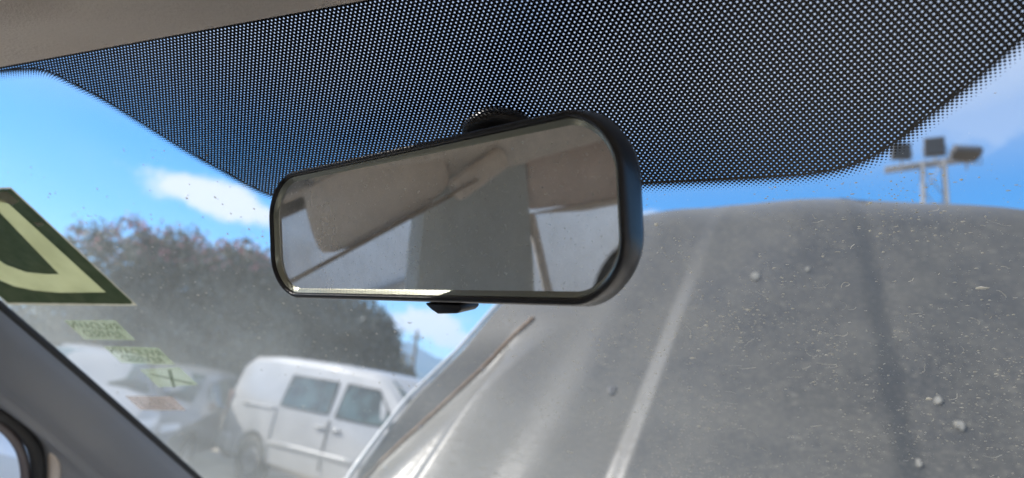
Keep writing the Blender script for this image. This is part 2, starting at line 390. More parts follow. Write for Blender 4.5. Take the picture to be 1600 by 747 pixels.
# ------------------------------------------------------------------ hedge / trees
def tree(name, base, blobs, nleaf, size, mat, label, group, pink=None, seed=1):
    rg = random.Random(seed)
    root = empty(name, base); tag(root, label, 'shrub', group)
    b = bmesh.new()
    for (cx, cy, cz, rx, ry, rz) in blobs[:4]:
        pts = [Vector((cx * .25, cy * .25, 0)), Vector((cx * .45 + .05, cy * .4, cz * .4)), Vector((cx * .8, cy * .8, cz * .75)), Vector((cx, cy, cz))]
        tube(b, pts, [.16, .12, .08, .03], 8)
    bmobj('trunk', b, m_bark, root, True)
    def scatter(nm, n, m_, top=False, sz=size):
        V = []; F = []
        vol = [q[3] * q[4] * q[5] for q in blobs]; tot = sum(vol)
        for bi, (cx, cy, cz, rx, ry, rz) in enumerate(blobs[:4] if top else blobs):
            for _ in range(int(n * vol[bi] / tot)):
                while True:
                    u = Vector((rg.uniform(-1, 1), rg.uniform(-1, 1), rg.uniform(.25 if top else -1, 1)))
                    L = u.length
                    if L <= 1 and L > (.8 if top else .35): break
                dirn = u.normalized(); k = 1 + .28 * noise.noise(dirn * 2.3 + Vector((bi * 9, seed, 0))) + .13 * noise.noise(dirn * 6 + Vector((bi, seed * 3, 0)))
                if top: k *= rg.uniform(.98, 1.13)
                p = Vector((cx + u.x * rx * k, cy + u.y * ry * k, max(cz + u.z * rz * k, .05)))
                if not top and noise.noise(p * 1.6 + Vector((seed, 0, 0))) < -.28: continue
                a = Vector((rg.gauss(0, 1), rg.gauss(0, 1), rg.gauss(0, 1))).normalized(); c = a.orthogonal().normalized(); d = a.cross(c)
                c = c * math.cos(1) + d * math.sin(1); d = a.cross(c)
                s_ = sz * rg.uniform(.6, 1.3); i0 = len(V)
                V += [p - c * s_, p + d * s_ * .45 + a * s_ * .1, p + c * s_, p - d * s_ * .45 + a * s_ * .1]
                F.append((i0, i0 + 1, i0 + 2, i0 + 3))
        return mesh(nm, V, F, m_, root)
    scatter('crown', nleaf, mat)
    if pink: scatter('blossom', pink, m_pink, True, size * .8)
    return root
def at(px, py, dist):
    d = ray(px, py); return CAM + d * (dist / math.hypot(d.x, d.y))
def blob(px, py, dist, rx, ry, rz, base):
    p = at(px, py, dist) - base; return (p.x, p.y, p.z, rx, ry, rz)
def gbase(px, dist):
    p = at(px, 640, dist); return Vector((p.x, p.y, gz(p.x, p.y)))
B = gbase(270, 17)
tree('bougainvillea', B, [blob(185, 430, 17, 1.25, 1.1, 1.15, B), blob(270, 450, 17, 1.3, 1.2, 1.2, B), blob(350, 450, 17, 1.2, 1.2, 1.05, B), blob(385, 450, 17, .9, .9, .9, B),
     blob(160, 540, 16.6, 1.2, 1.2, 1.4, B), blob(250, 570, 16.6, 1.5, 1.2, 1.3, B), blob(340, 560, 16.6, 1.3, 1.2, 1.3, B), blob(90, 540, 16.6, 1.5, 1.2, 1.7, B), blob(395, 560, 17, 1.0, 1.1, 1.3, B)],
     60000, .075, m_leaf, 'wide grey-green hedge shrub topped with pink blossom behind the silver car', 'tall shrubs behind the parked vehicles', 3000, 3)
B = gbase(505, 19)
tree('hedge_shrub', B, [blob(430, 480, 18.5, 1.2, 1.2, 1.1, B), blob(500, 520, 19, 1.6, 1.4, 1.25, B), blob(560, 530, 19, 1.0, 1.2, .95, B), blob(575, 545, 19, .75, 1.0, 1.0, B), blob(440, 580, 18.5, 1.5, 1.3, 1.3, B), blob(530, 600, 19, 1.6, 1.3, 1.2, B)],
     45000, .075, m_leaf2, 'dark dense shrub without blossom rising over the van roof', 'tall shrubs behind the parked vehicles', None, 8)
B = gbase(603, 24)
tree('hedge_shrub', B, [blob(600, 590, 24, .9, 1.0, .9, B), blob(626, 602, 24, .7, .9, .5, B), blob(575, 590, 24, .9, 1.0, 1.0, B)], 9000, .08, m_leaf,
     'low olive-green bush past the end of the dark shrub, under the hills', 'tall shrubs behind the parked vehicles', 40, 12)

# ------------------------------------------------------------------ utility pole, floodlight mast
pb = gbase(638, 45)
tp = at(645, 516, 45)
root = empty('utility_pole', pb); tag(root, 'thin grey utility pole standing before the far hills', 'pole')
b = bmesh.new(); tube(b, [(0, 0, 0), (0, 0, (tp.z - pb.z) * .5), (0, 0, tp.z - pb.z)], [.13, .12, .10], 12); bmobj('shaft', b, m_poledk, root, True)
b = bmesh.new(); box(b, -.35, .35, -.05, .05, tp.z - pb.z - .5, tp.z - pb.z - .38); bmobj('crossarm', b, m_poledk, root)

m_lens = Mat('unlit_lamp_glass', (.05, .045, .04), .35).m
mb = at(1461, 320, 34); mb = Vector((mb.x, mb.y, gz(mb.x, mb.y)))
top = at(1461, 255, 34).z - mb.z
root = empty('floodlight_mast', mb, R(0)); tag(root, 'lattice steel mast carrying three floodlights above the raised hood', 'light mast')
u_ = 34 / 1155
sp = 13.5 * u_
b = bmesh.new()
legs = [(-1, -1), (1, -1), (1, 1), (-1, 1)]
for k, (sx, sy_) in enumerate(legs):
    bb = bmesh.new(); tube(bb, [(sx * sp * 1.5, sy_ * sp * 1.5, 0), (sx * sp, sy_ * sp, top)], .062, 6); bmobj('leg', bb, m_mast, root)
nlev = 11
for i in range(nlev):
    z0, z1 = top * i / nlev, top * (i + 1) / nlev
    for k in range(4):
        (ax, ay), (bx, by) = legs[k], legs[(k + 1) % 4]
        s0 = sp * (1.5 - .5 * z0 / top); s1 = sp * (1.5 - .5 * z1 / top)
        if i % 2: ax, ay, bx, by = bx, by, ax, ay
        tube(b, [(ax * s0, ay * s0, z0), (bx * s1, by * s1, z1)], .028, 5)
        if i % 3 == 2: tube(b, [(ax * s1, ay * s1, z1), (bx * s1, by * s1, z1)], .028, 5)
bmobj('bracing', b, m_mast, root)
b = bmesh.new(); tube(b, [(-62 * u_, 0, top - .12), (52 * u_, 0, top + .22)], .085, 6); tube(b, [(-62 * u_, .5, top - .12), (52 * u_, .5, top + .22)], .07, 6); bmobj('crossarm', b, m_mast, root)
for (px, py, ww, hh, tx, rz) in ((1408, 236, 26, 24, 8, 12), (1460, 229, 27, 27, 5, -6), (1509, 241, 38, 12, 66, 20)):
    c = at(px, py, 34) - mb
    fl = empty('floodlight', (c.x, c.y, c.z), R(rz), root)
    bb = bmesh.new(); W_, H_ = ww * u_ / 2, max(hh, 23) * u_ / 2
    box(bb, -W_, W_, -.10, .16, -H_, H_)
    o = bmobj('housing', bb, m_dmetal, fl); o.rotation_euler = (R(tx), 0, 0); bevel(o, .05, 2)
    bb = bmesh.new()
    for q in range(6): box(bb, -W_ * .85 + q * W_ * .34 - .015, -W_ * .85 + q * W_ * .34 + .015, .16, .30, -H_ * .8, H_ * .8)
    o = bmobj('cooling_fin', bb, m_dmetal, fl); o.rotation_euler = (R(tx), 0, 0)
    bb = bmesh.new(); box(bb, -W_ * .86, W_ * .86, -.125, -.102, -H_ * .84, H_ * .84); o = bmobj('lens', bb, m_lens, fl); o.rotation_euler = (R(tx), 0, 0)
    bb = bmesh.new(); tube(bb, [(-W_ - .04, 0, 0), (-W_ - .04, 0, -H_ - .05), (W_ + .04, 0, -H_ - .05), (W_ + .04, 0, 0)], .03, 5); tube(bb, [(0, 0, -H_ - .05), (0, 0, -H_ - .35)], .04, 6); bmobj('bracket', bb, m_mast, fl)

# ------------------------------------------------------------------ white building on our left
root = empty('white_building', (-8.5, -6.6, 0)); tag(root, 'long low white rendered building with a brown eave behind the neighbouring van', 'building')
b = bmesh.new(); box(b, -4, 0, -7, 6.0, -1.2, 2.55); bmobj('wall', b, m_wallw, root)
b = bmesh.new(); box(b, -4.2, .45, -7.2, 6.2, 2.55, 2.75); bmobj('roof', b, m_wallb, root)
for yy in (-3.2, -.2, 3.4):
    b = bmesh.new(); box(b, .003, .05, yy - .55, yy + .55, .95, 1.95); wf = bmobj('window', b, m_metal, root)
    b = bmesh.new(); box(b, .051, .06, yy - .48, yy + .48, 1.02, 1.88); bmobj('pane', b, m_carglass, wf)
m_nb = vary('clean_white_van_paint', (.84, .82, .80), (.88, .86, .84), 1.2, .35, **{'Coat_Weight': .4})
nbM = rot3(R(90), 0, 0)
nb = vehicle('white_van', van_st, 1.1, Vector((-2.5 - .955, -2.74, 0)), nbM, m_nb, (.52, 3.9), .33, [((3.0, 1.62), (3.22, 1.60), (3.72, 1.15), (3.0, 1.15))],
    label='white van standing close beside our car, its flank filling the corner of the side window', cat='van',
    extras=[('windshield', [(3.27, -.66, 1.76), (3.27, .66, 1.76), (3.93, .70, 1.30), (3.93, -.70, 1.30)], m_carglass),
            ('door_handle', [(1.70, -hx - .012, .905), (1.90, -hx - .012, .905), (1.90, -hx - .012, .885), (1.70, -hx - .012, .885)], m_metal),
            ('lock', [(2.0, -hx - .004, .925), (2.03, -hx - .004, .925), (2.03, -hx - .004, .895), (2.0, -hx - .004, .895)], m_dmetal)])
#@@CAR
# ------------------------------------------------------------------ our own car
MOUNT = Vector((0, 0, 1.38)); S_ = Vector((0, math.cos(R(30)), -.5)); NI = Vector((0, -.5, -math.cos(R(30))))
def G(a, b_, n=0): return MOUNT + Vector((a, 0, 0)) + S_ * b_ + NI * n
car = empty('own_car', (0, -.6, 0)); tag(car, 'dusty grey car whose cabin the photo is taken from, its dirty bonnet raised', 'car')
car.location = (0, 0, 0)

# windshield: a surfaceless dust volume, no glass sheet; thickened low left for the veil
m_dust = bpy.data.materials.new('windshield_dust'); m_dust.use_nodes = True; t_ = m_dust.node_tree; t_.nodes.clear()
v_ = t_.nodes.new('ShaderNodeVolumePrincipled'); v_.inputs['Color'].default_value = (.93, .96, .91, 1); v_.inputs['Density'].default_value = 120; v_.inputs['Anisotropy'].default_value = .35
t_.links.new(v_.outputs[0], t_.nodes.new('ShaderNodeOutputMaterial').inputs['Volume'])
def film(a, b_):
    q = Vector((a * 7, b_ * 7, 3))
    t = .10 + .16 * sst(-.12, -.40, a) + .42 * sst(-.03, .16, b_) * sst(.22, -.40, a) + .17 * sst(.10, .30, b_) * sst(.26, -.05, a) + .04 * sst(.1, .3, b_)
    t *= 1 + .45 * noise.noise(q) + .25 * noise.noise(q * 3.1)
    return max(t, .06) * .001
NA, NB = 90, 60
Vv = []; Ff = []
for side in (0, 1):
    for i in range(NA + 1):
        for j in range(NB + 1):
            a = -.60 + 1.2 * i / NA; b_ = -.075 + .86 * j / NB
            Vv.append(G(a, b_, -.004 - (film(a, b_) if side else 0)))
nn_ = (NA + 1) * (NB + 1)
for i in range(NA):
    for j in range(NB):
        k = i * (NB + 1) + j
        Ff.append((k, k + 1, k + NB + 2, k + NB + 1)); Ff.append((nn_ + k, nn_ + k + NB + 1, nn_ + k + NB + 2, nn_ + k + 1))
bd = [i * (NB + 1) for i in range(NA + 1)] + [NA * (NB + 1) + j for j in range(1, NB + 1)] + [i * (NB + 1) + NB for i in range(NA - 1, -1, -1)] + [j for j in range(NB - 1, 0, -1)]
for k in range(len(bd)):
    a, b_ = bd[k], bd[(k + 1) % len(bd)]; Ff.append((a, b_, nn_ + b_, nn_ + a))
mesh('windshield', Vv, Ff, m_dust, car)

# ceramic dot band: UV = millimetres on the glass
def dotmat(name, px_, py_, rad_node, invert):
    m = Mat(name, (.006, .007, .010), .28, **{'Specular_IOR_Level': .45})
    uv = m.n('ShaderNodeUVMap'); uv.uv_map = 'mm'
    sp_ = m.n('ShaderNodeSeparateXYZ'); m.l(uv.outputs[0], sp_.inputs[0])
    def lat(ox, oy):
        def ax(o, p, off):
            q = m.math('DIVIDE', sp_.outputs[o], p); q = m.math('ADD', q, off)
            q = m.math('SUBTRACT', q, m.math('ROUND', q)); return m.math('MULTIPLY', q, p)
        x = ax(0, px_, ox); y = ax(1, 2 * py_, oy)
        return m.math('SQRT', m.math('ADD', m.math('MULTIPLY', x, x), m.math('MULTIPLY', y, y)))
    d = m.math('MINIMUM', lat(0, 0), lat(.5, .5))
    r_ = rad_node(m, sp_.outputs[1]) if callable(rad_node) else rad_node
    e = m.math('SUBTRACT', d, r_)
    f = m.mr(e, -.05, .05, 0, 1)                     # 0 inside a dot, 1 outside
    if invert: f = m.math('SUBTRACT', 1.0, f)
    tr = m.n('ShaderNodeBsdfTransparent'); mx = m.n('ShaderNodeMixShader')
    m.l(f, mx.inputs[0]); m.l(tr.outputs[0], mx.inputs[1]); m.l(m.p.outputs[0], mx.inputs[2]); m.l(mx.outputs[0], m.out.inputs['Surface'])
    return m.m
m_holes = dotmat('ceramic_print_with_holes', 2.5, 1.62, .405, False)
m_fringe = dotmat('ceramic_print_fading_dots', 2.15, 1.15, lambda m, v: m.mr(v, 0, 6.2, .86, .12), True)
m_solid = Mat('ceramic_print_solid', (.006, .007, .010), .28).m
half = [(.66, -.0690), (.45, -.0685), (.33, -.0675), (.285, -.0655), (.266, -.0615), (.252, -.0500), (.237, -.0350), (.207, .0030), (.192, .0190), (.179, .0330), (.167, .0420), (.150, .0475), (.120, .0490), (.06, .0490), (0, .0490)]
path = [(-a, b_) for a, b_ in half] + [(a, b_) for a, b_ in half[-2::-1]]
path = cat(path, 6)
nrm = []; arc = [0]
for i, p in enumerate(path):
    q0, q1 = path[max(i - 1, 0)], path[min(i + 1, len(path) - 1)]
    tx, ty = q1[0] - q0[0], q1[1] - q0[1]; L = math.hypot(tx, ty); nrm.append((-ty / L, tx / L))     # outwards = +b side
    if i: arc.append(arc[-1] + math.hypot(p[0] - path[i - 1][0], p[1] - path[i - 1][1]))
inner = [(p[0] - n_[0] * .0011, p[1] - n_[1] * .0011) for p, n_ in zip(path, nrm)]
outer = [(p[0] + n_[0] * .0066, p[1] + n_[1] * .0066) for p, n_ in zip(path, nrm)]
me = bpy.data.meshes.new('shade_band'); V = []; UVs = []; F = []; MI = []
def addv(a, b_, u, v): V.append(G(a, b_, .0006)); UVs.append((u, v)); return len(V) - 1
poly = inner + [(.66, -.11), (-.66, -.11)]
ids = [addv(a, b_, a * 1000 + 2500, b_ * 1000 + 1620) for a, b_ in poly]
for t3 in tessellate_polygon([[Vector((a, b_, 0)) for a, b_ in poly]]): F.append([ids[k] for k in t3]); MI.append(0)
L0 = [addv(*p, 0, 0) for p in inner]; L1 = [addv(*p, 0, 0) for p in path]
L2 = [addv(*p, s * 1000, 0) for p, s in zip(path, arc)]; L3 = [addv(*p, s * 1000, 6.6) for p, s in zip(outer, arc)]
for i in range(len(path) - 1):
    F.append((L0[i], L0[i + 1], L1[i + 1], L1[i])); MI.append(1)
    F.append((L2[i], L2[i + 1], L3[i + 1], L3[i])); MI.append(2)
me.from_pydata([tuple(v) for v in V], [], F); uvl = me.uv_layers.new(name='mm')
for p in me.polygons:
    p.material_index = MI[p.index]
    for li in p.loop_indices: uvl.data[li].uv = UVs[me.loops[li].vertex_index]
link('shade_band', me, [m_holes, m_solid, m_fringe], car)

# headliner and roof
rows = []
ys = [-.0585, -.0605, -.0635, -.068, -.073, -.078, -.084, -.090, -.096, -.103, -.11, -.118, -.128, -.14, -.17, -.2, -.4, -.8, -1.3, -1.9, -2.3]
zf = [1.4152, 1.4142, 1.4134, 1.4129, 1.4128, 1.4128, 1.4129, 1.4131, 1.4125, 1.4134, 1.4143, 1.4153, 1.4165, 1.418, 1.4215, 1.425, 1.445, 1.46, 1.455, 1.43, 1.40]
for y, z in zip(ys, zf):
    row = []
    for i in range(133):
        x = -.66 + 1.32 * i / 132; e = abs(x) / .66
        z_ = z - .0055 * sst(.007, -.007, abs(x) * -1 + .172 + .5 * (-y - .09) + .9 * max(0, -y - .10)) * sst(.6, .45, abs(x)) * sst(-.072, -.10, y) * sst(-.4, -.3, y)
        zz = z_ - (.140 * sst(.74, 1.0, e) + .012 * e * e) * sst(-.06, -.3, y) - .004 * sst(-.06, -.12, y) * (1 if y < -.1 and y > -.35 and abs(x) > .06 and abs(x) < .4 else 0)
        row.append((x, y, zz))
    rows.append(row)
hl = grid(rows, 'headliner', m_head, car, smooth=True); ss = hl.modifiers.new('s', 'SUBSURF'); ss.levels = ss.render_levels = 1
# sun visors folded up under the roof: padded leaves with a curved outline
def visor(name, cx, cy, flip, parent):
    b = bmesh.new(); out = []
    Wd, Hd = .195, .075
    for k in range(40):
        a = 2 * math.pi * k / 40
        ex = math.copysign(abs(math.cos(a)) ** .45, math.cos(a)) * Wd; ey = math.copysign(abs(math.sin(a)) ** .45, math.sin(a)) * Hd
        out.append((ex, ey))
    lay = [(.0, .97, 0), (.004, 1, .0), (.012, 1, 0), (.016, .97, 0)]
    rings = [[b.verts.new((cx + x * s_, cy + y * s_, 0 - z + (cy - (cy + y)) * .16)) for x, y in out] for z, s_, _ in lay]
    for i in range(3):
        for k in range(40): b.faces.new((rings[i][k], rings[i][(k + 1) % 40], rings[i + 1][(k + 1) % 40], rings[i + 1][k]))
    b.faces.new(rings[0][::-1]); b.faces.new(rings[-1])
    o = bmobj(name, b, m_head, parent, True); bevel(o, .002, 2, 50); return o
v1 = visor('sun_visor', -.36, -.215, 1, car); v1.location.z = 1.427
v2 = visor('sun_visor', .40, -.215, 1, car); v2.location.z = 1.427
vp = [(-.150, 1.345), (-.148, 1.285), (-.165, 1.262), (-.26, 1.272), (-.335, 1.300), (-.345, 1.325), (-.330, 1.352), (-.24, 1.365)]
b = bmesh.new(); cv_ = cat(vp + [vp[0]], 4)[:-1] if 'cat' in globals() else vp
f_ = [b.verts.new((-.618, y, z)) for y, z in cv_]; k_ = [b.verts.new((-.604, y, z)) for y, z in cv_]
b.faces.new(f_); b.faces.new(k_[::-1])
for k in range(len(cv_)): b.faces.new((f_[k], k_[k], k_[(k + 1) % len(cv_)], f_[(k + 1) % len(cv_)]))
bmesh.ops.recalc_face_normals(b, faces=b.faces); bevel(bmobj('sun_visor', b, m_trim2, car), .004, 3, 50)
m_body = vary('grey_dusty_paint', (.10, .105, .11), (.17, .17, .165), 3, .4)
rows = [[(-.70 + 1.4 * i / 16, y, z - .05 * (abs(-1 + i / 8)) ** 3) for i in range(17)] for y, z in ((-.062, 1.425), (-.15, 1.462), (-.5, 1.50), (-1.2, 1.51), (-2.0, 1.485), (-2.4, 1.44))]
grid(rows, 'roof', m_body, car, thick=.012)

m_frame = Mat('mauve_frame_paint', (.13, .11, .115), .4).m
m_trim_lit = vary('lit_grey_trim', (.46, .49, .49), (.53, .55, .54), 6, .6, .1, .0006)  # grey trim lightened: windshield light on the centre pillar put into its colour
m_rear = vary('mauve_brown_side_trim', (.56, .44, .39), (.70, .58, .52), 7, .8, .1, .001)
# A-pillar trims (left and right), door frames, seals
def pillar(sg):
    rows = []
    # section offsets: (outwards a, inwards n) from the glass edge
    sec = [(-.004, .0005), (-.004, .010), (.000, .020), (.012, .032), (.028, .040), (.040, .043), (.048, .043), (.054, .045), (.058, .044), (.061, .046), (.064, .049), (.067, .051)]
    for b_ in (-.085, -.04, .03, .1, .2, .3, .4, .5, .6, .7, .80):
        a0 = .572 + .02 * sst(.2, .75, b_); k = 1 + .12 * sst(.25, .55, b_)
        rows.append([tuple(Vector((0, 0, 0)) + G(sg * (a0 + da * (1.0 if da < .05 else k)), b_, n * k)) for da, n in sec])
    o = grid(rows, 'pillar_trim', m_trim, car, thick=.003); ss = o.modifiers.new('u', 'SUBSURF'); ss.levels = ss.render_levels = 2
    b = bmesh.new(); tube(b, [G(sg * (.570 + .02 * sst(.2, .75, q)), q, .004) for q in [x * .05 - .07 for x in range(18)]], .0042, 8); bmobj('windshield_seal', b, m_rubber, car, True)
pillar(-1); pillar(1)
def side(sg):
    # door opening outline in (y, z): front corner, top rail, B-pillar, belt line
    ol = [(.50, .93), (.350, .985), (.310, 1.05), (.298, 1.105), (.285, 1.143), (.265, 1.170), (.234, 1.191), (.16, 1.226), (.06, 1.270), (-.02, 1.300), (-.10, 1.322), (-.20, 1.335), (-.30, 1.335)]
    xx = lambda z: sg * (.655 + .06 * (1.34 - z) / .4)
    pts = [Vector((xx(z), y, z)) for y, z in cat(ol, 4)]
    b = bmesh.new(); tube(b, pts, .0075, 10); bmobj('door_seal', b, m_rubber, car, True)
    # door window frame, just outboard of the seal
    pf = [Vector((p.x + sg * .009, p.y - .008, p.z - .005)) for p in pts]
    b = bmesh.new(); tube(b, pf, .0052, 10); bmobj('window_frame', b, m_frame, car, True)
    # taupe welt beside the seal, then grey trim out to the windshield pillar
    b = bmesh.new(); tube(b, [Vector((p.x + sg * -.006, p.y + .010 * sst(.0, .25, p.y) + .002, p.z + .0125)) for p in pts], .007, 10); bmobj('door_welt', b, m_trim2, car, True)
    rows = []
    for p in pts:
        bb = (p.y + .035) / .866
        if p.y > .17: bb += max(0, 1.222 - p.z) * 1.1
        bb = min(bb, .80); a0 = .572 + .02 * sst(.2, .75, bb); k = 1 + .12 * sst(.25, .55, bb)
        e = G(sg * (a0 + .066 * k), bb, .050 * k)
        if p.y < -.1: e = Vector((sg * .62, p.y, p.z + .045))
        q0 = Vector((p.x + sg * .002, p.y, p.z + .004))
        rows.append([q0.lerp(e, t) for t in (0, .33, .66, 1)])
    grid(rows, 'header_trim', m_trim, car, thick=.003)
    # B pillar: broad upright trim with a fold, the belt guide and webbing
    rows = []
    for z, dx, f, r_ in ((1.372, .0, -.335, -.50), (1.345, .004, -.325, -.502), (1.30, .010, -.312, -.503), (1.24, .02, -.29, -.498), (1.15, .035, -.262, -.49), (1.05, .05, -.24, -.475), (.90, .07, -.22, -.46), (.6, .09, -.2, -.45)):
        x0 = .63 + dx
        rows.append([(sg * (x0 + .02), f, z), (sg * x0, f - .012, z), (sg * (x0 - .004), f - .06, z), (sg * (x0 - .004), f - .115, z), (sg * (x0 + .008), f - .121 + (r_ + .035 - f + .121) * .6, z), (sg * (x0 + .008), r_ + .006, z), (sg * (x0 + .035), r_, z)])
    bp = grid(rows, 'centre_pillar_trim', m_trim_lit, car, thick=.004); bevel(bp, .004, 2)
    b = bmesh.new(); box(b, -.011, .011, -.048, .048, -.016, .016)
    o = bmobj('belt_guide', b, m_trim2, car); bevel(o, .009, 4); o.location = (sg * .600, -.388, 1.309); o.rotation_euler = (R(-18), 0, 0)
    b = bmesh.new(); box(b, -.0125, -.0112, -.026, .026, -.004, .004); bmobj('belt_slot', b, m_rubber, o)
    rows = [[(sg * (.594 - .012 * q + .01 * t), -.375 + .29 * t, 1.300 - .06 * t + .004 * q) for q in (-1, 0, 1)] for t in [k / 16 for k in range(17)]]
    grid(rows, 'seat_belt', m_belt, car, thick=.0015)
    # rear quarter: mauve upper panel, rear window opening, lower panel
    rows = [[(sg * .665, y, z0), (sg * .655, y, (z0 + 1.31) / 2), (sg * .64, y, 1.312)] for y, z0 in ((-.50, 1.232), (-.60, 1.216), (-.75, 1.20), (-.95, 1.19), (-1.2, 1.20), (-1.5, 1.22))]
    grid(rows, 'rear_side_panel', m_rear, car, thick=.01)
    b = bmesh.new(); tube(b, [(sg * .675, -.495, .86), (sg * .668, -.497, 1.226), (sg * .668, -.60, 1.211), (sg * .668, -.75, 1.195), (sg * .668, -.95, 1.185), (sg * .668, -1.5, 1.215)], .007, 8); bmobj('window_frame', b, m_trim2, car, True)
    # doors: inner card and outer skin below the belt
    for nm, y0, y1 in (('front_door', .52, -.46), ('rear_door', -.48, -1.5)):
        b = bmesh.new(); box(b, sg * .68 if sg > 0 else -.78, sg * .78 if sg > 0 else -.68, y1, y0, .38, .93); o = bmobj(nm, b, m_trim, car); bevel(o, .02, 3)
        b = bmesh.new(); box(b, (.782 if sg > 0 else -.80), (.80 if sg > 0 else -.782), y1 + .005, y0 - .005, .30, .95); o2 = bmobj('outer_skin', b, m_body, o); bevel(o2, .008, 2)
        b = bmesh.new(); box(b, (.655 if sg > 0 else -.679), (.679 if sg > 0 else -.655), (y0 + y1) / 2 - .12, (y0 + y1) / 2 + .12, .74, .77); o3 = bmobj('door_pull', b, m_trim2, o); bevel(o3, .006, 2)
    b = bmesh.new(); box(b, (.64 if sg > 0 else -.80), (.80 if sg > 0 else -.64), -2.4, -1.5, .30, 1.42); bmobj('rear_quarter', b, m_body, car)
side(-1); side(1)
# overhead grab handles
for sg in (-1, 1):
    for yy in (-.64,):
        b = bmesh.new(); tube(b, [(sg * .585, yy + .075, 1.375), (sg * .570, yy + .068, 1.340), (sg * .565, yy + .045, 1.326), (sg * .563, yy, 1.322), (sg * .565, yy - .045, 1.326), (sg * .570, yy - .068, 1.340), (sg * .585, yy - .075, 1.375)], .0085, 10)
        bmobj('grab_handle', b, m_trim2, car, True)
m_dash = vary('beige_dashboard_skin', (.66, .61, .53), (.74, .69, .61), 8, .7, .2, .001)
# cabin tub, dashboard, seats
b = bmesh.new(); box(b, -.78, .78, -2.4, .75, .25, .30); bmobj('cabin_floor', b, m_seat, car)
b = bmesh.new(); box(b, -.72, .72, -2.42, -2.36, .3, .98); bmobj('tailgate', b, m_trim, car)
prof_ = [(.70, .955), (.60, .965), (.42, .955), (.26, .93), (.18, .90), (.14, .84), (.16, .70), (.22, .55), (.30, .35)]
rows = [[(-.69 + 1.38 * i / 20, y, z + (.02 * math.exp(-((-.69 + 1.38 * i / 20 + .36) / .15) ** 2) if .15 < y < .4 else 0)) for i in range(21)] for y, z in prof_]
grid(rows, 'dashboard', m_dash, car, thick=.01)
b = bmesh.new(); box(b, -.71, .71, .70, .76, .40, .97); bmobj('bulkhead', b, m_body, car)
def seat(cx, cy):
    s_ = empty('seat', (cx, cy, 0), parent=car)
    b = bmesh.new(); box(b, -.24, .24, -.02, .50, .42, .58); bevel(bmobj('seat_cushion', b, m_seat, s_), .05, 4)
    b = bmesh.new(); box(b, -.23, .23, -.13, .0, .50, 1.06); o = bmobj('backrest', b, m_seat, s_); bevel(o, .05, 4); o.rotation_euler = (R(8), 0, 0)
    b = bmesh.new(); box(b, -.12, .12, -.16, -.07, 1.10, 1.24); o = bmobj('headrest', b, m_seat, s_); bevel(o, .035, 4); o.rotation_euler = (R(8), 0, 0)
    for q in (-.06, .06):
        b = bmesh.new(); tube(b, [(q, -.11, 1.02), (q, -.11, 1.12)], .006); o = bmobj('headrest_post', b, m_metal, s_); o.rotation_euler = (R(8), 0, 0)
seat(-.36, -.62); 
# steering wheel
b = bmesh.new()
ring = [Vector((.18 * math.cos(a), .18 * math.sin(a), 0)) for a in [2 * math.pi * k / 40 for k in range(41)]]
tube(b, ring, .014, 10, False); o = bmobj('steering_wheel', b, m_rubber, car, True); o.location = (-.36, .02, .86); o.rotation_euler = (R(65), 0, 0)
b = bmesh.new(); tube(b, [(-.17, 0, 0), (0, -.02, -.02), (.17, 0, 0)], .016, 8); tube(b, [(0, -.02, -.02), (0, -.17, 0)], .016, 8); bmesh.ops.create_uvsphere(b, u_segments=20, v_segments=10, radius=.055, matrix=Matrix.Translation((0, -.01, -.015)) @ Matrix.Diagonal((1, 1, .4, 1)))
bmobj('wheel_spokes', b, m_rubber, o, True)

# ---- the raised bonnet, seen through the windshield: its painted outer face
HB = Vector((0, .80, .95)); q_ = R(50); HD = Vector((0, math.cos(q_), math.sin(q_))); HN = Vector((0, -math.sin(q_), math.cos(q_)))
wtab = [(-.05, .74), (.1, .735), (.19, .72), (.40, .685), (.55, .62), (.65, .595), (.77, .56), (.87, .52), (.93, .465), (.97, .40), (1.02, .30), (1.07, .16), (1.09, .0)]
SM = 1.105
def hw(s):                                  # half width at s
    return lerp(wtab[:-4], s) if s < .93 else 0.465 * math.sqrt(max(0, 1 - ((s - .93) / .175) ** 2))
rtab = [(0, .73), (.2, .70), (.30, .655), (.38, .615), (.48, .565), (.56, .52), (.64, .47)]        # seam between outer strip and main skin
def hn(a, s):
    A = abs(a); W_ = .56
    n = .035 * (1 - (a / .72) ** 2)
    ac = (.212 - .072 * s / .8) if a < 0 else (.262 - .062 * s / .8)
    kk = sst(-.08, .08, a)
    wl = .021 if a < 0 else .024
    n += (.012 * kk + .0125 * (1 - .75 * sst(.62, .85, s)) * (1 - kk)) * sst(ac + wl, ac - wl, A)
    r2 = .590 - .15 * s - A
    n += .0075 * sst(-.014, .014, r2) * (1 - sst(.01, .16, r2)) * sst(.64, .50, s)
    rr0 = lerp(rtab, s); dw = max(hw(s) - rr0, .02)
    pit = sst(.66, .46, s)
    if A > rr0: n -= .024 * pit * max(0, 1 - (A - rr0) / dw)
    else: n -= .024 * pit * sst(.10, 0, rr0 - A)
    n += .004 * math.exp(-((A - (.36 - .12 * s)) / .05) ** 2)
    n -= .045 * max(0, (s - .95) / .16) ** 2
    n += .0015 * noise.noise(Vector((a * 6, s * 6, 1)))
    return n
m_hood = Mat('dusty_bonnet_paint', (.05, .052, .055), .42, **{'Coat_Weight': .05, 'Specular_IOR_Level': .4})
g1 = m_hood.noise(130, 6, .75, stretch=(1, 1, 1)); g2 = m_hood.noise(9, 5, .6, stretch=(1, .8, .8)); g3 = m_hood.noise(170, 3, .7, stretch=(.35, 1, 1))
fac = m_hood.math('ADD', m_hood.mr(g2, .3, .7, .10, .46), m_hood.math('MULTIPLY', m_hood.mr(g1, .42, .66, -.12, .5), .55))
fac = m_hood.math('ADD', fac, m_hood.mr(g3, .56, .68, 0, .8), True)
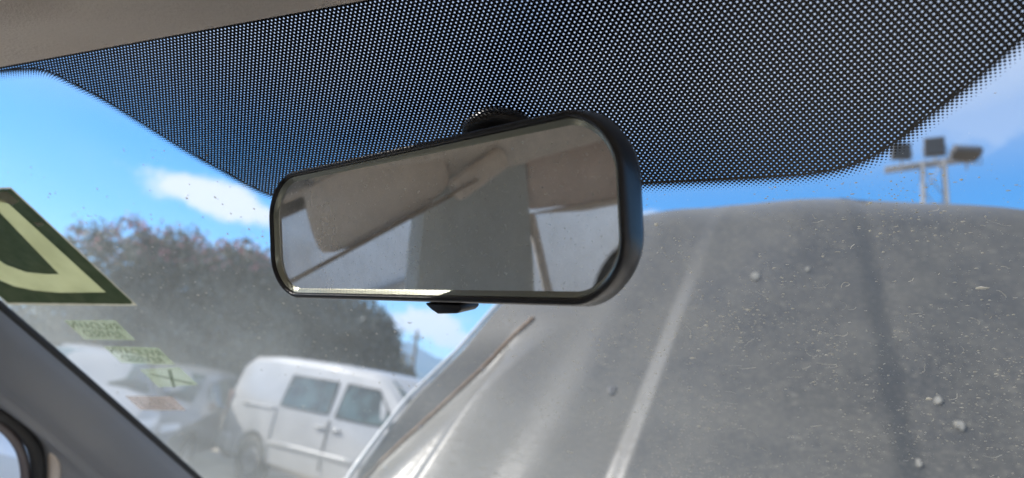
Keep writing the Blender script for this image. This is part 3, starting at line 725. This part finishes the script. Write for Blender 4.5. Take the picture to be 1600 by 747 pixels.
m_hood.col(m_hood.mix(fac, (.020, .021, .021), (.138, .130, .110))); m_hood.l(m_hood.mr(fac, .1, .8, .46, .9), m_hood.p.inputs['Roughness'])
cw = m_hood.mr(fac, .15, .7, .95, .40); m_hood.l(cw, m_hood.p.inputs['Coat Weight']); m_hood.p.inputs['Coat Roughness'].default_value = .24
m_hood.bump(g1, .12, .0005); m_hood = m_hood.m
rows = []
for j in range(121):
    s = -.05 + (SM + .05) * (1 - (1 - j / 120) ** 1.25) if j < 120 else SM
    W_ = hw(s); row = []
    for i in range(361):
        u = -1 + 2 * i / 360; a = u * W_ * (1 + (.26 * sst(.80, 1.0, s) if u > 0 else 0)) + .02 * sst(.85, 1.05, s)
        n = hn(a, s) - .022 * max(0, (abs(u) - .975) / .025) ** 2
        row.append(HB + Vector((a, 0, 0)) + HD * s + HN * n)
    rows.append(row)
hood = grid(rows, 'hood', m_hood, car, thick=.006)
def HP(a, s, up=.0): return HB + Vector((a, 0, 0)) + HD * s + HN * (hn(a, s) + up)
b = bmesh.new()
for (x0, x1) in ((-.70, .70),):
    box(b, x0, x1, .70, .86, .93, .945)
bmobj('cowl_panel', b, m_blackp, car)
m_rust = vary('rusty_seam', (.20, .11, .055), (.32, .2, .12), 60, .8)
b = bmesh.new(); tube(b, [HP(-lerp(rtab, s), s, .002) for s in [.12 + .02 * k for k in range(27)]], .0032, 6); bmobj('seam_sealer', b, m_rust, hood, True)
m_edgep = vary('edge_highlight_paint', (.48, .48, .47), (.62, .62, .60), 30, .3, **{'Coat_Weight': .5})  # sun highlight along the bonnet edge put into a paler colour
b = bmesh.new(); tube(b, [HP(-hw(s) + .002, s, -.001) for s in [0 + .02 * k for k in range(47)]], .0052, 8); bmobj('rolled_edge', b, m_edgep, hood, True)
b = bmesh.new(); tube(b, [HP(.3, .9, -.05), Vector((.62, .98, 1.05))], .005, 8); bmobj('hood_prop', b, m_metal, car, True)
# front of the car below the bonnet so that the shell is whole from the side
for sg in (-1, 1):
    b = bmesh.new(); box(b, (.62 if sg > 0 else -.78), (.78 if sg > 0 else -.62), .76, 1.75, .32, .86); bevel(bmobj('front_wing', b, m_body, car), .05, 3)
b = bmesh.new(); box(b, -.74, .74, 1.72, 1.86, .30, .72); bevel(bmobj('front_bumper', b, m_body, car), .05, 3)
b = bmesh.new(); box(b, -.40, .40, .95, 1.45, .45, .78); bevel(bmobj('engine', b, m_dmetal, car), .04, 3)
for sg in (-1, 1):
    for yy in (1.3, -1.75):
        wn = empty('wheel', (sg * .74, yy, .29), parent=car)
        b = bmesh.new(); bmesh.ops.create_cone(b, cap_ends=True, segments=36, radius1=.29, radius2=.29, depth=.18, matrix=Matrix.Rotation(R(90), 4, 'Y')); bevel(bmobj('tyre', b, m_tyre, wn), .03, 3)
        b = bmesh.new(); bmesh.ops.create_cone(b, cap_ends=True, segments=36, radius1=.18, radius2=.17, depth=.20, matrix=Matrix.Rotation(R(90 * sg), 4, 'Y')); bevel(bmobj('rim', b, m_rim, wn), .01, 2)

# lumps of dirt and water drops on the bonnet
m_clod = vary('dried_mud', (.15, .145, .13), (.26, .25, .22), 200, .9, .3, .001)
def on_hood(px, py):
    p = hit(px, py, HB + HN * .03, HN); return (p - HB).x, (p - HB).dot(HD)
for k, (px, py, r_, lb) in enumerate(((1181, 441, .0105, 'pale oval lump of dirt high on the raised bonnet, left of its dark fold'), (1262, 430, .005, 'small pale lump of dirt near the top middle of the bonnet'),
        (957, 614, .009, 'dark lump of dirt on the bonnet just left of the bright crease'), (1466, 626, .0065, 'round pale lump of dirt on the bonnet right of the dark fold'),
        (1500, 668, .0085, 'tall pale lump of dirt casting a shadow low on the right of the bonnet'), (1437, 726, .006, 'white fleck of dirt at the lower edge of view in the dark fold'))):
    a, s = on_hood(px, py)
    b = bmesh.new(); bmesh.ops.create_icosphere(b, subdivisions=3, radius=r_ * .85)
    for v in b.verts: v.co = Vector((v.co.x * .85, v.co.y * 1.3, v.co.z * .14)) * (1 + .9 * noise.noise(v.co * 110 + Vector((k * 3, 0, 0))))
    o = bmobj('dirt_lump', b, m_clod if k != 2 else m_dmetal, None, True); o.location = HP(a, s, r_ * .25); o.rotation_euler = (R(50), 0, R(rnd.uniform(-20, 20)))
    tag(o, lb, 'dirt', 'lumps of dirt on the raised bonnet')
m_drop = Mat('water_drop', (.95, .95, .95), .03, 1.0).m
for k, (a, s, lb) in enumerate(((-.655, .235, 'bright water drop low on the rusty seam of the bonnet'), (-.628, .34, 'large water drop midway up the rusty seam'), (-.60, .41, 'water drop above the middle of the rusty seam'), (-.548, .50, 'lower of two close water drops near the top of the seam'), (-.538, .535, 'upper of two close water drops near the top of the seam'), (-.715, .16, 'water drop on the outer edge of the bonnet near the pillar end'))):
    b = bmesh.new(); bmesh.ops.create_uvsphere(b, u_segments=16, v_segments=10, radius=.0021, matrix=Matrix.Diagonal((1, 1, .6, 1)))
    o = bmobj('water_drop', b, m_drop, None, True); o.location = HP(a, s, .003); o.rotation_euler = (R(50), 0, 0); tag(o, lb, 'water drop', 'water drops along the bonnet seam')

# ------------------------------------------------------------------ stickers on the glass
m_sdark = vary('faded_green_print', (.11, .145, .085), (.16, .19, .12), 60, .6)
m_spale = vary('pale_sticker_film', (.60, .61, .42), (.69, .70, .50), 25, .6)
m_swhite = vary('worn_white_paper', (.55, .53, .42), (.70, .68, .58), 60, .7)
m_spink = vary('faded_pink_film', (.42, .34, .28), (.5, .42, .36), 60, .7)
def film_mat(src, name, alpha):
    m = src.copy(); m.name = name; t = m.node_tree; p = t.nodes['Principled BSDF']; o = t.nodes['Material Output']
    tl = t.nodes.new('ShaderNodeBsdfTranslucent'); mx = t.nodes.new('ShaderNodeMixShader'); mx.inputs[0].default_value = .7
    if p.inputs['Base Color'].is_linked: t.links.new(p.inputs['Base Color'].links[0].from_socket, tl.inputs[0])
    t.links.new(p.outputs[0], mx.inputs[1]); t.links.new(tl.outputs[0], mx.inputs[2])
    tr = t.nodes.new('ShaderNodeBsdfTransparent'); m2 = t.nodes.new('ShaderNodeMixShader'); m2.inputs[0].default_value = alpha
    t.links.new(tr.outputs[0], m2.inputs[1]); t.links.new(mx.outputs[0], m2.inputs[2]); t.links.new(m2.outputs[0], o.inputs['Surface']); return m
f_dark = film_mat(m_sdark, 'green_film', .95); f_pale = film_mat(m_spale, 'cream_film', .96); f_white = film_mat(m_swhite, 'paper_film', .95)
f_dark2 = film_mat(m_sdark, 'thin_green_ink', .4); m_sg = vary('faded_olive_film', (.42, .50, .30), (.52, .58, .38), 90, .7); f_pale2 = film_mat(m_sg, 'thin_olive_film', .30); f_pink = film_mat(m_spink, 'thin_pink_film', .45)
def patch(name, pts, n, mat, parent=None, hole=None):
    b = bmesh.new(); loops = [pts] + ([hole] if hole else [])
    flat = [p for l in loops for p in l]
    top_ = [b.verts.new(G(a, b_, n)) for a, b_ in flat]; bot = [b.verts.new(G(a, b_, n - .00012)) for a, b_ in flat]
    for t3 in tessellate_polygon([[Vector((a, b_, 0)) for a, b_ in l] for l in loops]):
        b.faces.new([top_[k] for k in t3]); b.faces.new([bot[k] for k in t3][::-1])
    o_ = 0
    for l in loops:
        for k in range(len(l)):
            j = (k + 1) % len(l); b.faces.new((top_[o_ + k], top_[o_ + j], bot[o_ + j], bot[o_ + k]))
        o_ += len(l)
    bmesh.ops.recalc_face_normals(b, faces=b.faces)
    return bmobj(name, b, mat, parent)
# big sticker: dark green square with one large cream round-bottomed letter
sq = [(-.56, .016), (-.398, .022), (-.388, .150), (-.391, .1535), (-.56, .156)]
letter = [(-.436, .030), (-.417, .032), (-.4085, .1385), (-.470, .140), (-.50, .1375), (-.522, .132), (-.536, .122), (-.543, .105), (-.543, .04), (-.510, .04), (-.508, .088), (-.500, .104), (-.484, .113), (-.462, .1155), (-.444, .1155)]
st = patch('windshield_sticker', sq, .0012, f_dark, None, letter)
tag(st, 'large dark green sticker with a big cream letter at the left of the windshield', 'sticker')
patch('border', [(-.562, .0145), (-.396, .0205), (-.386, .1555), (-.562, .159)], .0012, f_white, st, [(-.5602, .0158), (-.3978, .0218), (-.3878, .150), (-.3908, .1537), (-.5602, .1562)])
patch('letter', letter, .0012, f_pale, st)
patch('scuff', [(-.432, .023), (-.404, .024), (-.402, .034), (-.412, .037), (-.425, .033), (-.437, .035)], .0016, f_white, st)
patch('scuff', [(-.410, .056), (-.400, .056), (-.4, .0585), (-.409, .060)], .0016, f_white, st)
def text_on_glass(name, txt, ac, bc, size, n, mat, parent, sx=1.0):
    cu = bpy.data.curves.new(name, 'FONT'); cu.body = txt; cu.size = size; cu.align_x = 'CENTER'; cu.align_y = 'CENTER'; cu.extrude = .00004; cu.offset = size * .02
    o = bpy.data.objects.new(name, cu); COL.objects.link(o); bpy.context.view_layer.update()
    me_ = bpy.data.meshes.new_from_object(o.evaluated_get(bpy.context.evaluated_depsgraph_get())); bpy.data.objects.remove(o)
    for v in me_.vertices:
        v.co = G(ac - v.co.x * sx, bc - v.co.y, n + v.co.z)        # mirrored: it faces outwards
    return link(name, me_, mat, parent)
def small(a0, a1, b0, b1, lb, f_bg, lines, ink, skew=0):
    s_ = patch('windshield_sticker', [(a0, b0), (a1, b0 - .003), (a1, b1 - .003), (a0, b1)], .0012, f_bg); tag(s_, lb, 'sticker', 'small stickers below the large one')
    n_ = len(lines); h = (b1 - b0)
    for i, t in enumerate(lines):
        text_on_glass('lettering', t, (a0 + a1) / 2, b0 + h * (i + .5) / n_ * .86 + h * .07 - .0015, h / n_ * 1.0, .0015, ink, s_, (a1 - a0) * .88 / (len(t) * h / n_ * .62))
    return s_
small(-.506, -.434, .180, .209, 'small cream and green sticker with two lines of blurred lettering, uppermost of the small ones', f_pale2, ['RVUDAVN', 'REVISED'], f_dark2)
small(-.490, -.414, .219, .246, 'small green-lettered sticker directly below the uppermost small one', f_pale2, ['RVUDAVN', 'REVISED'], f_dark2)
s3 = patch('windshield_sticker', [(-.473, .255), (-.412, .246), (-.411, .275), (-.473, .286)], .0012, f_pale2); tag(s3, 'small pale sticker crossed by two dark diagonal strokes', 'sticker', 'small stickers below the large one')
patch('stroke', [(-.466, .262), (-.462, .261), (-.416, .272), (-.418, .275)], .0015, f_dark2, s3)
patch('stroke', [(-.452, .284), (-.447, .283), (-.426, .251), (-.432, .252)], .0015, f_dark2, s3)
s4 = patch('windshield_sticker', [(-.544, .310), (-.468, .302), (-.469, .328), (-.546, .338)], .0012, f_pink); tag(s4, 'faint pinkish sticker with thin lines, lowest of the small ones', 'sticker', 'small stickers below the large one')
for k in range(4): patch('line', [(-.535, .315 + k * .005), (-.48, .310 + k * .005), (-.48, .3108 + k * .005), (-.535, .3158 + k * .005)], .0015, f_dark2, s4)

# ------------------------------------------------------------------ rear view mirror
MM = Matrix(((.95446308, .29659835, -.03208817), (-.29519496, .92340695, -.24531518), (-.04312963, .24361655, .96891218)))
K = .925
MC = CAM + (Vector((-.03453006, -.00270735, 1.32477268)) - CAM) * K
def ML(x, y, z): return MC + MM @ Vector((x - .0014, y, z))        # local: x right, y away from the viewer, z up
mir = empty('rearview_mirror', MC); tag(mir, 'black framed rear-view mirror hanging from the windshield in front of the dotted band', 'mirror')
gw, gh = .2450 * K / 2, .0680 * K / 2
def rr(w_, h_, rad, n=14, taper=.0):
    o = []
    for cx, cz, a0 in ((1, 1, 0), (-1, 1, 90), (-1, -1, 180), (1, -1, 270)):
        for k in range(n + 1):
            a = R(a0 + 90 * k / n); x = cx * (w_ - rad) + rad * math.cos(a); z = cz * (h_ - rad) + rad * math.sin(a)
            o.append((x, z * (1 + taper * x / w_) * ((1.15 - .19 * (x / w_) ** 2) if z > 0 else (1.10 - .15 * (x / w_) ** 2))))
    return o
TP = .045
def ringset(rings, name, mat, parent, cap0=False, cap1=False):
    V = [ML(x, y, z) - MC for out, y in rings for x, z in out]; n = len(rings[0][0]); F = []
    for i in range(len(rings) - 1):
        for k in range(n): F.append((i * n + k, (i + 1) * n + k, (i + 1) * n + (k + 1) % n, i * n + (k + 1) % n))
    if cap0: F.append(tuple(range(n)))
    if cap1: F.append(tuple(range((len(rings) - 1) * n, len(rings) * n))[::-1])
    return mesh(name, V, F, mat, parent, True)
e_ = .0034
hs_ = [(rr(gw + .0006, gh + .0006, .021, taper=TP), .0022), (rr(gw + .0006, gh + .0006, .021, taper=TP), -.0022), (rr(gw + .0012, gh + .0012, .0215, taper=TP), -.0034), (rr(gw + .0020, gh + .0020, .0225, taper=TP), -.0038), (rr(gw + .0030, gh + .0030, .0238, taper=TP), -.0026), (rr(gw + e_, gh + e_, .0245, taper=TP), .0004),
       (rr(gw + e_ + .0006, gh + e_ + .0006, .025, taper=TP), .006), (rr(gw + e_ - .0008, gh + e_ - .0006, .0245, taper=TP), .010), (rr(gw + e_ - .006, gh + e_ - .004, .023, taper=TP), .0150), (rr(gw - .016, gh - .006, .02, taper=TP), .0215), (rr(gw * .55, gh * .5, .012, taper=TP), .0255)]
m_bez = vary('mirror_housing_plastic', (.016, .016, .018), (.026, .026, .028), 120, .33, .1, .0003)
ringset(hs_, 'housing', m_bez, mir, False, True)
m_mir = Mat('mirror_glass', (.93, .94, .92), .015, 1.0)
ds = m_mir.noise(60, 6, .7, coord='Object'); dz = m_mir.noise(700, 3, .7); d3 = m_mir.noise(14, 3, .6)
df = m_mir.n('ShaderNodeBsdfDiffuse'); df.inputs[0].default_value = (.75, .75, .70, 1)
sp1 = m_mir.mr(dz, .62, .72, 0, .5); haze_ = m_mir.mr(ds, .35, .75, .10, .30); big = m_mir.mr(d3, .4, .65, .4, 1.1)
fc = m_mir.math('ADD', m_mir.math('MULTIPLY', sp1, big), haze_, True)
tcx = m_mir.n('ShaderNodeTexCoord'); sx_ = m_mir.n('ShaderNodeSeparateXYZ'); m_mir.l(tcx.outputs['Object'], sx_.inputs[0])
glare = m_mir.math('MULTIPLY', m_mir.mr(sx_.outputs[0], -.04, -.105, 0, .30), m_mir.mr(d3, .35, .6, .45, 1.2))  # glare on the left end painted in as a pale, dusty smear
fc = m_mir.math('ADD', fc, glare, True)
mx = m_mir.n('ShaderNodeMixShader'); m_mir.l(fc, mx.inputs[0]); m_mir.l(m_mir.p.outputs[0], mx.inputs[1]); m_mir.l(df.outputs[0], mx.inputs[2]); m_mir.l(mx.outputs[0], m_mir.out.inputs['Surface'])
bevw = .0017
V = [ML(x, .0, z) - MC for x, z in rr(gw - bevw, gh - bevw, .0190, taper=TP)]
mesh('mirror_glass', V, [tuple(range(len(V)))[::-1]], m_mir.m, mir)
m_edge = Mat('ground_glass_edge', (.40, .41, .33), .25, .5).m
ringset([(rr(gw - bevw, gh - bevw, .0190, taper=TP), .0), (rr(gw - .0012, gh - .0010, .0200, taper=TP), -.0007), (rr(gw + .0004, gh + .0004, .0208, taper=TP), -.0020)], 'bevelled_edge', m_edge, mir)
# neck, mounting foot, lever
b = bmesh.new(); tube(b, [ML(.0, .024, .002) - MC, (ML(.0, .034, .012) - MC), G(.005, .010, .012) - MC], [.010, .008, .009], 14); bmobj('neck', b, m_blackp, mir, True)
b = bmesh.new(); T0 = [(.020, .0012), (.021, .004), (.0195, .0075), (.015, .0095), (.0, .0100)]
rings = [[b.verts.new(G(.004 + rr_ * .98 * math.cos(a), .009 + rr_ * .75 * math.sin(a), n) - MC) for a in [2 * math.pi * k / 40 for k in range(40)]] for rr_, n in T0[:-1]]
for i in range(3):
    for k in range(40): b.faces.new((rings[i][k], rings[i][(k + 1) % 40], rings[i + 1][(k + 1) % 40], rings[i + 1][k]))
b.faces.new(rings[-1]); b.faces.new(rings[0][::-1]); bmobj('mounting_foot', b, m_blackp, mir, True)
b = bmesh.new()
zl = -gh * 1.10 - e_
lv = [(.004, zl + .002), (.027, zl + .002), (.0275, zl - .0008), (.0250, zl - .0024), (.0125, zl - .0028), (.0085, zl - .0010)]
fr = [b.verts.new(ML(x, .002, z) - MC) for x, z in lv]; bk = [b.verts.new(ML(x, .014, z + .001) - MC) for x, z in lv]
b.faces.new(fr); b.faces.new(bk[::-1])
for k in range(6): b.faces.new((fr[k], bk[k], bk[(k + 1) % 6], fr[(k + 1) % 6]))
bmesh.ops.recalc_face_normals(b, faces=b.faces); bevel(bmobj('adjusting_lever', b, m_blackp, mir), .0008, 2)

# ------------------------------------------------------------------ dirt on the windshield: specks and hairs
m_speck = vary('pale_dust', (.55, .53, .47), (.68, .65, .58), 300, .9)
t_ = m_speck.node_tree; tl = t_.nodes.new('ShaderNodeBsdfTranslucent'); tl.inputs[0].default_value = (.70, .68, .62, 1); mx = t_.nodes.new('ShaderNodeMixShader'); mx.inputs[0].default_value = .55
t_.links.new(t_.nodes['Principled BSDF'].outputs[0], mx.inputs[1]); t_.links.new(tl.outputs[0], mx.inputs[2]); t_.links.new(mx.outputs[0], t_.nodes['Material Output'].inputs['Surface'])
b = bmesh.new()
for k in range(52000):
    if k % 3: a = rnd.uniform(-.06, .50); b_ = rnd.uniform(.05, .40)
    else: a = rnd.uniform(-.57, .60); b_ = rnd.uniform(-.0, .62)
    if a < -.10 and b_ > .25 and rnd.random() < .45: continue
    if noise.noise(Vector((a * 14, b_ * 14, 0))) + .6 * noise.noise(Vector((a * 45, b_ * 45, 7))) < rnd.uniform(-.4, .45): continue
    r_ = .00014 + .00064 * rnd.random() ** 5 * (1 + (rnd.random() < .02) * 2.0)
    a0 = rnd.uniform(0, 6.28); el = rnd.uniform(.55, 1)
    c_ = [b.verts.new(G(a + r_ * rnd.uniform(.6, 1.2) * math.cos(a0 + q * 1.2566) * (1 / el), b_ + r_ * rnd.uniform(.6, 1.2) * math.sin(a0 + q * 1.2566) * el, -.0032)) for q in range(5)]
    tp = b.verts.new(G(a, b_, -.0032 - r_ * .5))
    b.faces.new(c_)
    for q in range(5): b.faces.new((c_[q], tp, c_[(q + 1) % 5]))
for k in range(260):
    a = rnd.uniform(-.52, -.12); b_ = rnd.uniform(.03, .26); r_ = rnd.uniform(.0004, .0011)
    c_ = [b.verts.new(G(a + r_ * rnd.uniform(.6, 1.2) * math.cos(q * .8976), b_ + r_ * rnd.uniform(.6, 1.2) * math.sin(q * .8976), -.0032)) for q in range(7)]
    tp = b.verts.new(G(a, b_, -.0034)); b.faces.new(c_)
    for q in range(7): b.faces.new((c_[q], tp, c_[(q + 1) % 7]))
tag(bmobj('dust', b, m_speck, None), kind='stuff')
b = bmesh.new()
for k in range(430):
    a = rnd.uniform(.02, .48) if k % 8 else rnd.uniform(-.45, 0); b_ = rnd.uniform(.075, .42); th = rnd.gauss(0, .6); cv = rnd.gauss(0, 190); L = .0012 + .011 * rnd.random() ** 3; pts = []
    for q in range(9):
        pts.append(G(a, b_, -.0036)); a += math.cos(th) * L / 8; b_ += math.sin(th) * L / 8; th += cv * L / 8 + rnd.gauss(0, .22)
    tube(b, pts, rnd.uniform(.00005, .00016), 4)
tag(bmobj('lint_fibres', b, m_speck, None), kind='stuff')

# ------------------------------------------------------------------ air
m_air = bpy.data.materials.new('thin_haze'); m_air.use_nodes = True; t_ = m_air.node_tree; t_.nodes.clear()
v_ = t_.nodes.new('ShaderNodeVolumePrincipled'); v_.inputs['Color'].default_value = (.36, .62, 1, 1); v_.inputs['Density'].default_value = .00014; v_.inputs['Anisotropy'].default_value = .2
t_.links.new(v_.outputs[0], t_.nodes.new('ShaderNodeOutputMaterial').inputs['Volume'])
b = bmesh.new(); box(b, -9500, 9500, -9500, 9500, -40, 480); tag(bmobj('haze', b, m_air, None), kind='stuff')
